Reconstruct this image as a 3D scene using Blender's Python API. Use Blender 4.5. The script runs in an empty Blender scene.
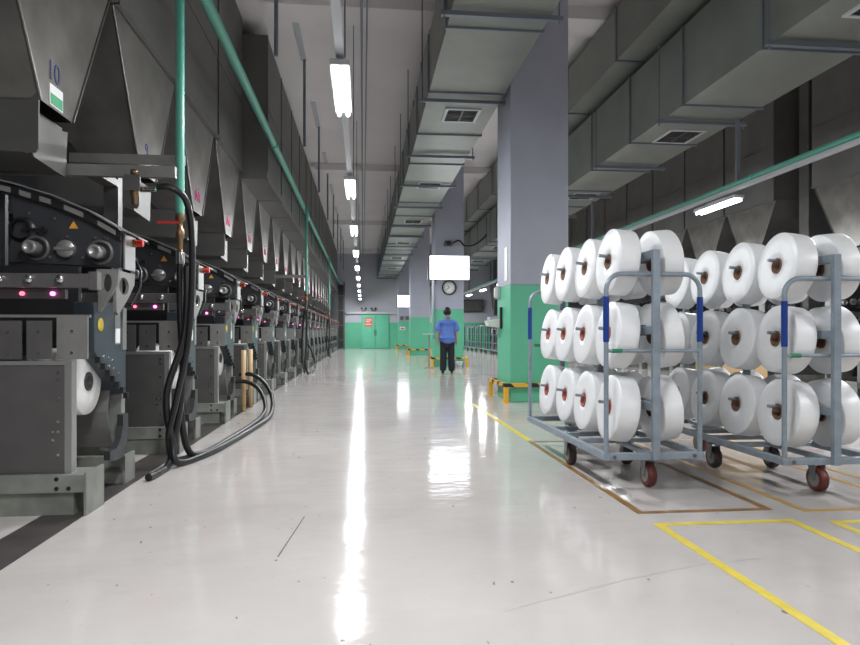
import bpy, bmesh, math, random
from mathutils import Vector, Matrix
random.seed(7)
PI = math.pi
SC = bpy.context.scene
COL = SC.collection

# ---------------------------------------------------------------- camera
F_PX, W_PX, H_PX = 650.0, 860.0, 645.0
VPX, VPY, CAM_H = 363.0, 333.0, 1.10
cam_d = bpy.data.cameras.new('camera')
cam_d.sensor_fit = 'HORIZONTAL'; cam_d.sensor_width = 36.0
cam_d.lens = F_PX / W_PX * 36.0
cam_d.shift_y = (VPY - H_PX / 2) / W_PX
cam_d.clip_start = 0.05; cam_d.clip_end = 200
YAW = math.atan((W_PX / 2 - VPX) / F_PX)
cam = bpy.data.objects.new('camera', cam_d); COL.objects.link(cam)
cam.location = (0, 0, CAM_H); cam.rotation_euler = (PI / 2, 0, -YAW)
SC.camera = cam
# ---------------------------------------------------------------- world, exposure
w = bpy.data.worlds.new('world'); SC.world = w; w.use_nodes = True
w.node_tree.nodes['Background'].inputs[0].default_value = (0.6, 0.65, 0.75, 1)
w.node_tree.nodes['Background'].inputs[1].default_value = 0.03
vs = SC.view_settings
vs.view_transform = 'Standard'; vs.look = 'None'; vs.gamma = 1.0; vs.use_curve_mapping = False
vs.exposure = 0.0
LAMP_W = 128.0          # one twin tube fitting of the aisle rows
LAMP_COL = (0.96, 0.98, 1.0)

# ---------------------------------------------------------------- materials
def mat(name, col, rough=0.5, metal=0.0, emit=None, strength=0.0, noise=0.0, nscale=6.0, bump=0.0, bscale=40.0, coat=0.0, spec=None, stretch=None):
    m = bpy.data.materials.new(name); m.use_nodes = True
    nt = m.node_tree; b = nt.nodes['Principled BSDF']
    b.inputs['Base Color'].default_value = (*col, 1)
    b.inputs['Roughness'].default_value = rough
    b.inputs['Metallic'].default_value = metal
    if coat: b.inputs['Coat Weight'].default_value = coat; b.inputs['Coat Roughness'].default_value = 0.08
    if spec is not None: b.inputs['Specular IOR Level'].default_value = spec
    if emit:
        b.inputs['Emission Color'].default_value = (*emit, 1); b.inputs['Emission Strength'].default_value = strength
    if noise or bump:
        tc = nt.nodes.new('ShaderNodeTexCoord'); mp = nt.nodes.new('ShaderNodeMapping')
        nt.links.new(tc.outputs['Object'], mp.inputs[0])
        if stretch: mp.inputs['Scale'].default_value = stretch
        if noise:
            n = nt.nodes.new('ShaderNodeTexNoise'); n.inputs['Scale'].default_value = nscale; n.inputs['Detail'].default_value = 6
            nt.links.new(mp.outputs[0], n.inputs['Vector'])
            r = nt.nodes.new('ShaderNodeValToRGB')
            r.color_ramp.elements[0].position = 0.3; r.color_ramp.elements[1].position = 0.7
            r.color_ramp.elements[0].color = (*[c * (1 - noise) for c in col], 1)
            r.color_ramp.elements[1].color = (*[min(1, c * (1 + noise * .6)) for c in col], 1)
            nt.links.new(n.outputs[0], r.inputs[0]); nt.links.new(r.outputs[0], b.inputs['Base Color'])
        if bump:
            n2 = nt.nodes.new('ShaderNodeTexNoise'); n2.inputs['Scale'].default_value = bscale; n2.inputs['Detail'].default_value = 4
            nt.links.new(mp.outputs[0], n2.inputs['Vector'])
            bp = nt.nodes.new('ShaderNodeBump'); bp.inputs['Strength'].default_value = bump; bp.inputs['Distance'].default_value = 0.02
            nt.links.new(n2.outputs[0], bp.inputs['Height']); nt.links.new(bp.outputs[0], b.inputs['Normal'])
    return m

M = dict(
    column_up=mat('column_grey_paint', (0.40, 0.42, 0.50), 0.5, noise=.05, nscale=2),
    green=mat('green_wall_paint', (0.12, 0.50, 0.31), 0.4, noise=.05, nscale=2),
    wall=mat('wall_grey_paint', (0.50, 0.51, 0.57), 0.6, noise=.05, nscale=1),
    ceiling=mat('ceiling_paint', (0.80, 0.77, 0.78), 0.8, noise=.05, nscale=.6),
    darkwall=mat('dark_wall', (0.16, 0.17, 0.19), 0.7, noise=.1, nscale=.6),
    duct=mat('galvanised_duct', (0.25, 0.265, 0.24), 0.42, metal=.35, noise=.12, nscale=1.5),
    duct_rail=mat('duct_rail_steel', (0.22, 0.25, 0.29), 0.4, metal=.5),
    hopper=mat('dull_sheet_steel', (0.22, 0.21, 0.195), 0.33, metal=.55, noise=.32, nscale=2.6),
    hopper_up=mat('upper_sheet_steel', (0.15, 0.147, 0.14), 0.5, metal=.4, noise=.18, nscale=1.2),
    seam=mat('seam_steel', (0.16, 0.155, 0.15), 0.4, metal=.6),
    apron=mat('apron_steel', (0.15, 0.147, 0.14), 0.4, metal=.5, noise=.12, nscale=3),
    gpipe=mat('green_pipe_paint', (0.10, 0.37, 0.28), 0.38),
    black=mat('black_rubber', (0.012, 0.012, 0.013), 0.35),
    blackm=mat('black_machine_paint', (0.035, 0.036, 0.04), 0.38, noise=.15, nscale=8),
    dark=mat('recess_shade', (0.012, 0.012, 0.014), 0.55),  # near-black colour standing in for the shade inside openings and cavities
    bluegrey=mat('blue_grey_machine_paint', (0.045, 0.06, 0.075), 0.35, noise=.1, nscale=6),
    mgrey=mat('machine_grey_steel', (0.27, 0.265, 0.25), 0.42, metal=.45, noise=.15, nscale=6),
    mdark=mat('machine_dark_plate', (0.135, 0.13, 0.126), 0.38, metal=.4, noise=.12, nscale=5),
    mlight=mat('machine_light_steel', (0.42, 0.42, 0.41), 0.32, metal=.7),
    chrome=mat('chrome', (0.7, 0.7, 0.7), 0.14, metal=1),
    base=mat('pale_green_base_steel', (0.27, 0.28, 0.255), 0.5, metal=.2, noise=.22, nscale=7),
    rust=mat('stained_plinth', (0.22, 0.235, 0.20), 0.6, noise=.35, nscale=5),
    white=mat('white_plastic', (0.8, 0.8, 0.78), 0.4),
    yarn=mat('white_yarn', (0.83, 0.84, 0.85), 0.34, bump=.12, bscale=9, noise=.03, nscale=10),
    yarn_m=mat('white_yarn_winder', (0.8, 0.8, 0.78), 0.5),
    core=mat('cardboard_core', (0.20, 0.105, 0.06), 0.7),
    corered=mat('red_core', (0.34, 0.08, 0.045), 0.6),
    trolley=mat('trolley_blue_grey_paint', (0.27, 0.32, 0.37), 0.38, metal=.15, noise=.16, nscale=14),
    peg=mat('peg_steel', (0.28, 0.31, 0.35), 0.3, metal=.6),
    bluetape=mat('blue_tape', (0.012, 0.045, 0.25), 0.3),
    greentape=mat('green_tape', (0.02, 0.2, 0.1), 0.4),
    wheelred=mat('red_wheel', (0.16, 0.035, 0.025), 0.45, noise=.3, nscale=20),
    wheelgrey=mat('wheel_hub_grey', (0.25, 0.25, 0.24), 0.5),
    wheeldark=mat('dark_wheel_tread', (0.06, 0.045, 0.04), 0.5),
    yellow=mat('safety_yellow', (0.78, 0.42, 0.03), 0.45),
    red=mat('red_plastic', (0.6, 0.03, 0.02), 0.35),
    gold=mat('brass', (0.28, 0.18, 0.10), 0.35, metal=.8),
    sticker=mat('yellow_sticker', (0.75, 0.55, 0.05), 0.5),
    warn=mat('orange_warning', (0.7, 0.33, 0.04), 0.5),
    navy=mat('navy_ink', (0.03, 0.035, 0.12), 0.6),
    pink=mat('pink_ink', (0.55, 0.06, 0.22), 0.6),
    labelgreen=mat('label_green', (0.02, 0.33, 0.14), 0.5),
    magenta=mat('magenta_led', (0.9, 0.1, 0.5), 0.4, emit=(1.0, 0.12, 0.55), strength=9),
    redled=mat('red_led', (0.9, 0.1, 0.2), 0.4, emit=(1.0, 0.1, 0.18), strength=4),
    tube=mat('lit_tube', (1, 1, 1), 0.4, emit=(0.93, 0.97, 1.0), strength=14),
    screen=mat('lit_screen', (1, 1, 1), 0.4, emit=(0.93, 0.97, 1.0), strength=5.5),
    shirt=mat('blue_cotton', (0.11, 0.22, 0.60), 0.8, noise=.1, nscale=30),
    trousers=mat('black_cloth', (0.012, 0.013, 0.02), 0.8),
    skin=mat('skin', (0.45, 0.25, 0.17), 0.55),
    hair=mat('black_hair', (0.008, 0.007, 0.007), 0.5),
    door=mat('green_door_paint', (0.13, 0.54, 0.35), 0.35, noise=.05, nscale=3),
    sign=mat('orange_red_sign', (0.75, 0.16, 0.10), 0.5),
    tapey=mat('yellow_floor_paint', (0.72, 0.57, 0.07), 0.3, noise=.12, nscale=12),
    tapeo=mat('ochre_floor_paint', (0.58, 0.36, 0.12), 0.3, noise=.2, nscale=10),
    tapeb=mat('brown_floor_paint', (0.28, 0.15, 0.05), 0.3, noise=.35, nscale=8),
    tan=mat('tan_tube', (0.55, 0.38, 0.2), 0.5),
    gutter=mat('dark_gutter', (0.055, 0.045, 0.045), 0.5, noise=.3, nscale=5),
    blueb=mat('blue_bin', (0.03, 0.06, 0.3), 0.4),
    cab=mat('pale_cabinet', (0.5, 0.52, 0.55), 0.4),
)

def stripes(name):
    m = bpy.data.materials.new(name); m.use_nodes = True; nt = m.node_tree; b = nt.nodes['Principled BSDF']
    b.inputs['Roughness'].default_value = .45
    tc = nt.nodes.new('ShaderNodeTexCoord'); wv = nt.nodes.new('ShaderNodeTexWave')
    wv.wave_profile = 'SAW'; wv.bands_direction = 'DIAGONAL'; wv.inputs['Scale'].default_value = 1.5
    nt.links.new(tc.outputs['Object'], wv.inputs['Vector'])
    r = nt.nodes.new('ShaderNodeValToRGB'); r.color_ramp.interpolation = 'CONSTANT'
    r.color_ramp.elements[0].color = (0.78, 0.42, 0.03, 1); r.color_ramp.elements[1].position = .62
    r.color_ramp.elements[1].color = (0.01, 0.01, 0.01, 1)
    nt.links.new(wv.outputs['Fac'], r.inputs[0]); nt.links.new(r.outputs[0], b.inputs['Base Color'])
    return m
M['stripes'] = stripes('yellow_black_stripes')

def floor_mat():
    m = bpy.data.materials.new('epoxy_floor'); m.use_nodes = True; nt = m.node_tree; b = nt.nodes['Principled BSDF']
    L = nt.links.new
    tc = nt.nodes.new('ShaderNodeTexCoord')
    n1 = nt.nodes.new('ShaderNodeTexNoise'); n1.inputs['Scale'].default_value = .55; n1.inputs['Detail'].default_value = 8; n1.inputs['Roughness'].default_value = .62
    L(tc.outputs['Object'], n1.inputs['Vector'])
    r = nt.nodes.new('ShaderNodeValToRGB'); r.color_ramp.elements[0].position = .3; r.color_ramp.elements[1].position = .7
    r.color_ramp.elements[0].color = (0.43, 0.40, 0.383, 1); r.color_ramp.elements[1].color = (0.545, 0.515, 0.495, 1)
    L(n1.outputs[0], r.inputs[0])
    # small scuffs
    n3 = nt.nodes.new('ShaderNodeTexNoise'); n3.inputs['Scale'].default_value = 22; n3.inputs['Detail'].default_value = 5
    mp = nt.nodes.new('ShaderNodeMapping'); mp.inputs['Scale'].default_value = (1, .45, 1); mp.inputs['Rotation'].default_value = (0, 0, .5)
    L(tc.outputs['Object'], mp.inputs[0]); L(mp.outputs[0], n3.inputs['Vector'])
    r3 = nt.nodes.new('ShaderNodeValToRGB'); r3.color_ramp.elements[0].position = .70; r3.color_ramp.elements[1].position = .74
    L(n3.outputs[0], r3.inputs[0])
    mx = nt.nodes.new('ShaderNodeMix'); mx.data_type = 'RGBA'
    mx.inputs[7].default_value = (0.16, 0.14, 0.13, 1)
    L(r3.outputs[0], mx.inputs[0]); L(r.outputs[0], mx.inputs[6]); L(mx.outputs[2], b.inputs['Base Color'])
    n2 = nt.nodes.new('ShaderNodeTexNoise'); n2.inputs['Scale'].default_value = 2.5; n2.inputs['Detail'].default_value = 3
    L(tc.outputs['Object'], n2.inputs['Vector'])
    mr = nt.nodes.new('ShaderNodeMapRange'); mr.inputs[3].default_value = .07; mr.inputs[4].default_value = .14
    L(n2.outputs[0], mr.inputs[0]); L(mr.outputs[0], b.inputs['Roughness'])
    n4 = nt.nodes.new('ShaderNodeTexNoise'); n4.inputs['Scale'].default_value = 3.0; n4.inputs['Detail'].default_value = 4
    mp4 = nt.nodes.new('ShaderNodeMapping'); mp4.inputs['Scale'].default_value = (.7, 1.5, 1); L(tc.outputs['Object'], mp4.inputs[0]); L(mp4.outputs[0], n4.inputs['Vector'])
    bp = nt.nodes.new('ShaderNodeBump'); bp.inputs['Strength'].default_value = .45; bp.inputs['Distance'].default_value = .01
    L(n4.outputs[0], bp.inputs['Height']); L(bp.outputs[0], b.inputs['Normal'])
    b.inputs['Specular IOR Level'].default_value = .14
    return m
M['floor'] = floor_mat()

# ---------------------------------------------------------------- mesh builder
class MB:
    def __init__(s): s.v = []; s.f = []; s.sm = []
    def add(s, vs, fs, smooth=False):
        o = len(s.v); s.v += [tuple(p) for p in vs]
        s.f += [tuple(i + o for i in f) for f in fs]; s.sm += [smooth] * len(fs); return s
    def box(s, x0, x1, y0, y1, z0, z1):
        if x0 > x1: x0, x1 = x1, x0
        if y0 > y1: y0, y1 = y1, y0
        if z0 > z1: z0, z1 = z1, z0
        v = [(x0,y0,z0),(x1,y0,z0),(x1,y1,z0),(x0,y1,z0),(x0,y0,z1),(x1,y0,z1),(x1,y1,z1),(x0,y1,z1)]
        return s.add(v, [(0,3,2,1),(4,5,6,7),(0,1,5,4),(1,2,6,5),(2,3,7,6),(3,0,4,7)])
    def frame(s, a, b):
        d = (Vector(b) - Vector(a)).normalized()
        u = d.cross(Vector((0,0,1)))
        if u.length < .01: u = Vector((1,0,0))
        u.normalize(); return d, u, u.cross(d)
    def cyl(s, a, b, r, n=16, r2=None, caps=True):
        a = Vector(a); b = Vector(b); d, u, v = s.frame(a, b); r2 = r if r2 is None else r2
        vs = []
        for k in range(n):
            t = 2*PI*k/n; e = u*math.cos(t) + v*math.sin(t)
            vs += [a + e*r, b + e*r2]
        fs = [(2*k, 2*((k+1) % n), 2*((k+1) % n)+1, 2*k+1) for k in range(n)]
        s.add(vs, fs, True)
        if caps:
            s.add([vs[2*k] for k in range(n)], [tuple(range(n-1, -1, -1))])
            s.add([vs[2*k+1] for k in range(n)], [tuple(range(n))])
        return s
    def tube(s, pts, r, n=10, closed=False):
        P = [Vector(p) for p in pts]; N = len(P); vs = []; up = None
        for i in range(N):
            if closed: d = P[(i+1) % N] - P[i-1]
            else: d = P[min(i+1, N-1)] - P[max(i-1, 0)]
            d.normalize()
            if up is None:
                up = Vector((0,0,1)) if abs(d.z) < .9 else Vector((1,0,0))
            u = d.cross(up)
            if u.length < 1e-4: u = d.cross(Vector((0,1,0)))
            u.normalize(); up = u.cross(d).normalized()
            for k in range(n):
                t = 2*PI*k/n; vs.append(P[i] + (u*math.cos(t) + up*math.sin(t))*r)
        fs = []
        for i in range(N if closed else N-1):
            j = (i+1) % N
            for k in range(n):
                l = (k+1) % n; fs.append((i*n+k, i*n+l, j*n+l, j*n+k))
        s.add(vs, fs, True)
        if not closed:
            s.add(vs[:n], [tuple(range(n-1, -1, -1))]); s.add(vs[-n:], [tuple(range(n))])
        return s
    def prism(s, poly, axis, a, b):
        # poly of 2d points; axis 'x': (y,z), 'y': (x,z), 'z': (x,y)
        def P(p, t): return {'x': (t, p[0], p[1]), 'y': (p[0], t, p[1]), 'z': (p[0], p[1], t)}[axis]
        n = len(poly); vs = [P(p, a) for p in poly] + [P(p, b) for p in poly]
        fs = [tuple(range(n-1, -1, -1)), tuple(range(n, 2*n))] + [(k, (k+1) % n, n+(k+1) % n, n+k) for k in range(n)]
        return s.add(vs, fs)
    def lathe(s, prof, axis='x', c=(0,0,0), n=40, smooth=True):
        vs = []; m = len(prof)
        for k in range(n):
            t = 2*PI*k/n
            for (h, r) in prof:
                a, b = r*math.cos(t), r*math.sin(t)
                p = {'x': (h, a, b), 'y': (a, h, b), 'z': (a, b, h)}[axis]
                vs.append((p[0]+c[0], p[1]+c[1], p[2]+c[2]))
        fs = []
        for k in range(n):
            l = (k+1) % n
            for j in range(m-1): fs.append((k*m+j, l*m+j, l*m+j+1, k*m+j+1))
        return s.add(vs, fs, smooth)
    def plate_with_hole(s, poly, hc, hr, axis, a, b, n=24):
        # outer polygon sampled radially around hole
        import math as m_
        def ray(t):
            dx, dy = m_.cos(t), m_.sin(t); best = 1e9
            for i in range(len(poly)):
                x1, y1 = poly[i]; x2, y2 = poly[(i+1) % len(poly)]
                ex, ey = x2-x1, y2-y1; den = dx*ey - dy*ex
                if abs(den) < 1e-9: continue
                t1 = ((x1-hc[0])*ey - (y1-hc[1])*ex)/den; t2 = ((x1-hc[0])*dy - (y1-hc[1])*dx)/den
                if t1 > 0 and -1e-6 <= t2 <= 1+1e-6: best = min(best, t1)
            return (hc[0]+dx*best, hc[1]+dy*best)
        angs = sorted([2*PI*k/n for k in range(n)] + [m_.atan2(p[1]-hc[1], p[0]-hc[0]) % (2*PI) for p in poly])
        out = [ray(t) for t in angs]; inn = [(hc[0]+m_.cos(t)*hr[0], hc[1]+m_.sin(t)*hr[1]) for t in angs]
        def P(p, t): return {'x': (t, p[0], p[1]), 'y': (p[0], t, p[1]), 'z': (p[0], p[1], t)}[axis]
        N = len(angs); vs = [P(p, a) for p in out]+[P(p, a) for p in inn]+[P(p, b) for p in out]+[P(p, b) for p in inn]
        fs = []
        for k in range(N):
            l = (k+1) % N
            fs += [(k, l, N+l, N+k), (2*N+k, 3*N+k, 3*N+l, 2*N+l), (k, 2*N+k, 2*N+l, l), (N+k, N+l, 3*N+l, 3*N+k)]
        return s.add(vs, fs)
    def build(s, name, material, parent=None, bevel=0.0, mirror=False, fix=True):
        me = bpy.data.meshes.new(name)
        vs = [(-v[0], v[1], v[2]) for v in s.v] if mirror else s.v
        me.from_pydata(vs, [], s.f)
        me.polygons.foreach_set('use_smooth', s.sm)
        if fix:
            bm = bmesh.new(); bm.from_mesh(me)
            bmesh.ops.recalc_face_normals(bm, faces=bm.faces[:]); bm.to_mesh(me); bm.free()
        me.update()
        me.materials.append(material)
        o = bpy.data.objects.new(name, me); COL.objects.link(o)
        if parent: o.parent = parent
        if bevel:
            md = o.modifiers.new('bevel', 'BEVEL'); md.width = bevel; md.segments = 2; md.limit_method = 'ANGLE'
        return o

def empty(name, loc=(0,0,0), label=None, cat=None, group=None, rz=0):
    o = bpy.data.objects.new(name, None); COL.objects.link(o); o.location = loc; o.rotation_euler = (0,0,rz)
    o.empty_display_size = .1
    return tag(o, label, cat, group)
def tag(o, label=None, cat=None, group=None, kind=None):
    if label: o['label'] = label
    if cat: o['category'] = cat
    if group: o['group'] = group
    if kind: o['kind'] = kind
    return o
def dup(o, parent=None):
    c = o.copy(); COL.objects.link(c); c.parent = parent
    for ch in list(o.children): dup(ch, c)
    return c
def struct(name, mb, m, **k): return tag(mb.build(name, m, **k), kind='structure')
def text_mesh(name, s, size, material, parent, loc, rot, ext=.002):
    cu = bpy.data.curves.new(name, 'FONT'); cu.body = s; cu.size = size; cu.extrude = ext; cu.align_x = 'CENTER'; cu.align_y = 'CENTER'
    t = bpy.data.objects.new('tmp_text', cu); COL.objects.link(t)
    dg = bpy.context.evaluated_depsgraph_get()
    me = bpy.data.meshes.new_from_object(t.evaluated_get(dg)); bpy.data.objects.remove(t); bpy.data.curves.remove(cu)
    me.name = name; me.materials.clear(); me.materials.append(material)
    o = bpy.data.objects.new(name, me); COL.objects.link(o); o.location = loc; o.rotation_euler = rot
    if parent: o.parent = parent
    return o
ORD = ['first','second','third','fourth','fifth','sixth','seventh','eighth','ninth','tenth','eleventh','twelfth','thirteenth','fourteenth','fifteenth','sixteenth','seventeenth','eighteenth','nineteenth','twentieth','twenty-first','twenty-second','twenty-third','twenty-fourth']

# ================================================================ SETTING
XL, XR, YB, YF, ZC = -6.0, 13.5, -9.0, 46.5, 6.75
struct('floor', MB().box(XL, XR, YB, YF, -.2, 0), M['floor'])
struct('ceiling', MB().box(XL, XR, YB, YF, ZC, ZC+.2), M['ceiling'])
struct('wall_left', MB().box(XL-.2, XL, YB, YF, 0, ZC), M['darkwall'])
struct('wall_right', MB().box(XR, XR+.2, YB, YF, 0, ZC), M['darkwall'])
struct('wall_front', MB().box(XL, XR, YB-.2, YB, 0, ZC), M['wall'])
struct('wall_back', MB().box(XL, XR, YF, YF+.2, 1.85, ZC), M['wall'])
struct('wall_back_lower', MB().box(XL, XR, YF-.004, YF+.2, 0, 1.85), M['green'])
struct('trim_gutter', MB().box(-1.92, -1.67, YB, YF, 0.0005, .003), M['gutter'])
# ceiling beams at the column lines
for i, y in enumerate((-.3, 10.9, 21.85, 32.8, 43.7)):
    struct('trim_%d' % (i+1), MB().box(-1.6, 8.9, y, y+.65, 6.53, ZC-.001), M['ceiling'])
# lintel ledge above the doors of the far wall
struct('trim_8', MB().box(-1.2, 2.6, YF-.22, YF-.005, 2.45, 2.62), M['cab'])

# columns: blue grey above, green to 1.85 m
YC = [10.15, 21.05, 32.0, 43.0]
def column(y):
    x0, x1 = 2.33, 3.28
    r = empty('column', (x0, y, 0)); tag(r, kind='structure')
    MB().box(0, x1-x0, 0, 1.0, 0, 1.87).build('column_green_part', M['green'], r, bevel=.012)
    MB().box(.001, x1-x0-.001, .001, .999, 1.87, ZC-.01 if False else 6.529).build('column_grey_part', M['column_up'], r, bevel=.012)
    return r
for y in YC: column(y)

# doors in far wall
dr = empty('door_1', (0,0,0)); tag(dr, kind='structure')
def dx(px, d): return (px-VPX)/F_PX*d
X0, X1 = -.05, 1.78
for (a, b) in ((X0, (X0+X1)/2-.01), ((X0+X1)/2+.01, X1)):
    o = MB().box(a, b, YF-.09, YF-.01, .02, 2.42).build('door_leaf', M['door'], dr, bevel=.01)
MB().box(X0-.06, X0, YF-.11, YF-.01, 0, 2.45).box(X1, X1+.06, YF-.11, YF-.01, 0, 2.45).build('door_frame', M['green'], dr)
MB().cyl((.82, YF-.14, .9), (.82, YF-.14, 1.3), .015).cyl((.92, YF-.14, .9), (.92, YF-.14, 1.3), .015).build('door_handle', M['chrome'], dr)
s = empty('door_notice', (.4, YF-.1, 1.6), 'orange-red square notice on the left leaf of the far green door', 'sign')
MB().box(-.26, .26, -.012, 0, -.04, .56).build('board', M['sign'], s)
MB().box(-.2, .2, -.016, -.012, .40, .46).box(-.2, .1, -.016, -.012, .28, .33).box(-.2, .18, -.016, -.012, .1, .15).build('print', M['white'], s)
for x, lab in ((.05, 'emergency lamp pair on the ledge above the left side of the far green doors'), (.75, 'emergency lamp pair on the ledge above the middle of the far green doors')):
    e = empty('emergency_light', (x, YF-.12, 2.62), lab, 'lamp')
    MB().box(-.16, .16, -.06, .06, 0, .14).build('housing', M['mdark'], e)
    for sx in (-.14, .14): MB().cyl((sx, -.08, .22), (sx, .04, .22), .08, 14).cyl((sx, 0, .12), (sx, 0, .18), .02, 8).build('lamp_head', M['blackm'], e)

# ---------------------------------------------------------------- floor markings
def line(name, x0, x1, y0, y1, m, label):
    return tag(MB().box(x0, x1, y0, y1, .0006, .0022).build(name, m), kind='structure')
def rect_outline(name, x0, x1, y0, y1, wd, m, sides='lrfb'):
    mb = MB()
    if 'l' in sides: mb.box(x0, x0+wd, y0, y1, .0006, .0022)
    if 'r' in sides: mb.box(x1-wd, x1, y0, y1, .0006, .0022)
    if 'f' in sides: mb.box(x0+wd, x1-wd, y0, y0+wd, .0006, .0022)
    if 'b' in sides: mb.box(x0+wd, x1-wd, y1-wd, y1, .0006, .0022)
    return tag(mb.build(name, m), kind='structure')
rect_outline('trim_10', 1.66, 2.52, 1.3, 3.60, .052, M['tapey'])
rect_outline('trim_11', 2.70, 3.56, 1.3, 3.54, .052, M['tapey'])
rect_outline('trim_12', 1.66, 2.54, 3.80, 6.45, .05, M['tapeb'])
rect_outline('trim_13', 2.70, 3.56, 3.74, 6.40, .05, M['tapeo'])
rect_outline('trim_14', 3.72, 4.58, 3.74, 6.40, .05, M['tapeo'])
tag(MB().box(1.66, 1.72, 6.5, 10.0, .0006, .0022).build('trim_15', M['tapey']), kind='structure')
# scratch marks on the epoxy
tag(MB().add([(-.42,3.25,.0012),(-.412,3.25,.0012),(-.345,3.95,.0012),(-.352,3.95,.0012)], [(0,1,2,3)]).build('trim_16', M['gutter']), kind='structure')

# ================================================================ DUCTS
def vent(parent, x, y, z, wx=.62, wy=.70):
    fr = MB(); t = .05
    fr.box(x-wx/2, x+wx/2, y-wy/2, y-wy/2+t, z-.02, z).box(x-wx/2, x+wx/2, y+wy/2-t, y+wy/2, z-.02, z)
    fr.box(x-wx/2, x-wx/2+t, y-wy/2+t, y+wy/2-t, z-.02, z).box(x+wx/2-t, x+wx/2, y-wy/2+t, y+wy/2-t, z-.02, z)
    v = fr.build('vent_frame', M['cab'], parent)
    MB().box(x-wx/2+t, x+wx/2-t, y-wy/2+t, y+wy/2-t, z-.004, z-.001).build('vent_opening', M['dark'], v)  # flat sheet, the shade inside the vent painted near-black
    sl = MB()
    for k in range(9):
        yy = y-wy/2+t+.03+k*(wy-2*t-.05)/8
        sl.box(x-wx/2+t, x+wx/2-t, yy, yy+.008, z-.018, z-.004)
    sl.box(x-.012, x+.012, y-wy/2+t, y+wy/2-t, z-.022, z-.004); sl.box(x-wx/2+t, x+wx/2-t, y-.012, y+.012, z-.022, z-.004)
    sl.build('vent_louvre', M['mdark'], v)
def duct(name, x0, x1, z0, z1, y0, y1, label, vents=(), flange0=None, bars=(), rodtop=None, seam_step=2.2, top=None):
    r = empty(name, (0,0,0), label, 'air duct', 'ventilation ducts under the ceiling')
    MB().box(x0, x1, y0, y1, z0, z1).build('duct_body', M['duct'], r)
    y = flange0 if flange0 is not None else y0+1
    e = .028
    while y < y1:
        if y > y0:
            fl = MB().add([(x0-e,y-.018,z1),(x0-e,y-.018,z0-e),(x1+e,y-.018,z0-e),(x1+e,y-.018,z1),(x1,y-.018,z1),(x1,y-.018,z0),(x0,y-.018,z0),(x0,y-.018,z1)]+[(x0-e,y+.018,z1),(x0-e,y+.018,z0-e),(x1+e,y+.018,z0-e),(x1+e,y+.018,z1),(x1,y+.018,z1),(x1,y+.018,z0),(x0,y+.018,z0),(x0,y+.018,z1)], [(0,1,6,7),(1,2,5,6),(2,3,4,5),(8,15,14,9),(9,14,13,10),(10,13,12,11)]+[(k,(k+1)%8,(k+1)%8+8,k+8) for k in range(8)])
            fl.build('joint_flange', M['duct_rail'], r)
        y += seam_step
    n = 0
    for yb in bars:
        if not (y0 < yb < y1): continue
        b = MB().box(x0-.13, x1+.13, yb-.03, yb+.03, z0-.085, z0-.03)
        if rodtop:
            for xx in (x0-.09, x1+.09): b.cyl((xx, yb, z0-.12), (xx, yb, rodtop), .011, 8)
        b.build('hanger', M['duct_rail'], r)
    for yv in vents: vent(r, (x0+x1)/2+.06, yv, z0)
    return r
VENT = [5.9+5.47*k for k in range(8)]
BARS = [4.6, 7.65, 10.55, 13.9, 16.7, 19.6, 22.9, 25.6, 28.6, 31.4, 34.2, 37, 39.8, 42.6, 45.2]
duct('air_duct', 1.05, 2.27, 4.95, 5.85, 2.5, 46.3, 'long grey rectangular air duct above the left side of the columns', VENT, 5.9-.0, BARS, ZC-.01)
RS = 4.6/5.35
duct('air_duct', 4.58, 5.76, 4.38, 5.50, 1.5, 46.3, 'lower grey air duct on the right side of the hall, lying under the other', [5.9, 10.35, 15.1, 19.8, 24.5, 29.2, 33.9, 38.6, 43.3], 3.3, [4.2, 6.8, 9.5, 12.2, 14.9, 17.5, 20.1, 22.7, 25.3, 27.9, 30.5, 33.1, 35.7, 38.3, 40.9, 43.5], 5.49, 1.87)
for i, (a, b) in enumerate([(1.0, 10.85), (11.6, 21.8), (22.55, 32.75), (33.5, 43.65)]):
    pass
    duct('upper_air_duct', 1.2, 2.1, 5.95, 6.62, a+.1, b-.1, 'dark air duct above the column-side duct, %s stretch from the camera' % ORD[i], (), a+1.6, [], ZC-.01, 2.2)

duct('upper_air_duct', 4.18, 5.3, 5.62, 6.50, 1.0, 46.3, 'upper dark air duct on the right side of the hall, resting above the lower one', (), 2.6, [], ZC-.01, 2.6)
# ================================================================ PIPES
def longpipe(x, z, r, y0, y1, joints, label, rods, rodx=0):
    e = empty('green_pipe', (x, y0, z), label, 'pipe')
    MB().cyl((0,0,0), (0,y1-y0,0), r, 18).build('pipe_run', M['gpipe'], e)
    for yj in joints: MB().cyl((0,yj-.05-y0,0), (0,yj+.05-y0,0), r*1.22, 18).build('coupling', M['gpipe'], e)
    for yr in rods:
        MB().box(-.03+rodx, .03+rodx, yr-y0-.02, yr-y0+.02, r*.7, ZC-z-.005).box(-.05+rodx, .05+rodx, yr-y0-.03, yr-y0+.03, r*.6, r*1.3).build('hanger_post', M['duct_rail'], e)
    return e
longpipe(-1.62, 4.55, .062, 1.0, 46.4, [12.15+6*k for k in range(-1, 6)], 'long green painted pipe along the left row of hoppers', [])
e = longpipe(5.68, 3.38, .045, 1.0, 46.4, [4.8+4.2*k for k in range(10)], 'long green lamp-carrying pipe along the right side of the hall', [])
for yr in [9.37+6.3*k for k in range(6)]:
    MB().box(-.03, .03, yr-1.02, yr-.98, .03, 4.375-3.38).build('hanger_post', M['duct_rail'], e)
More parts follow.
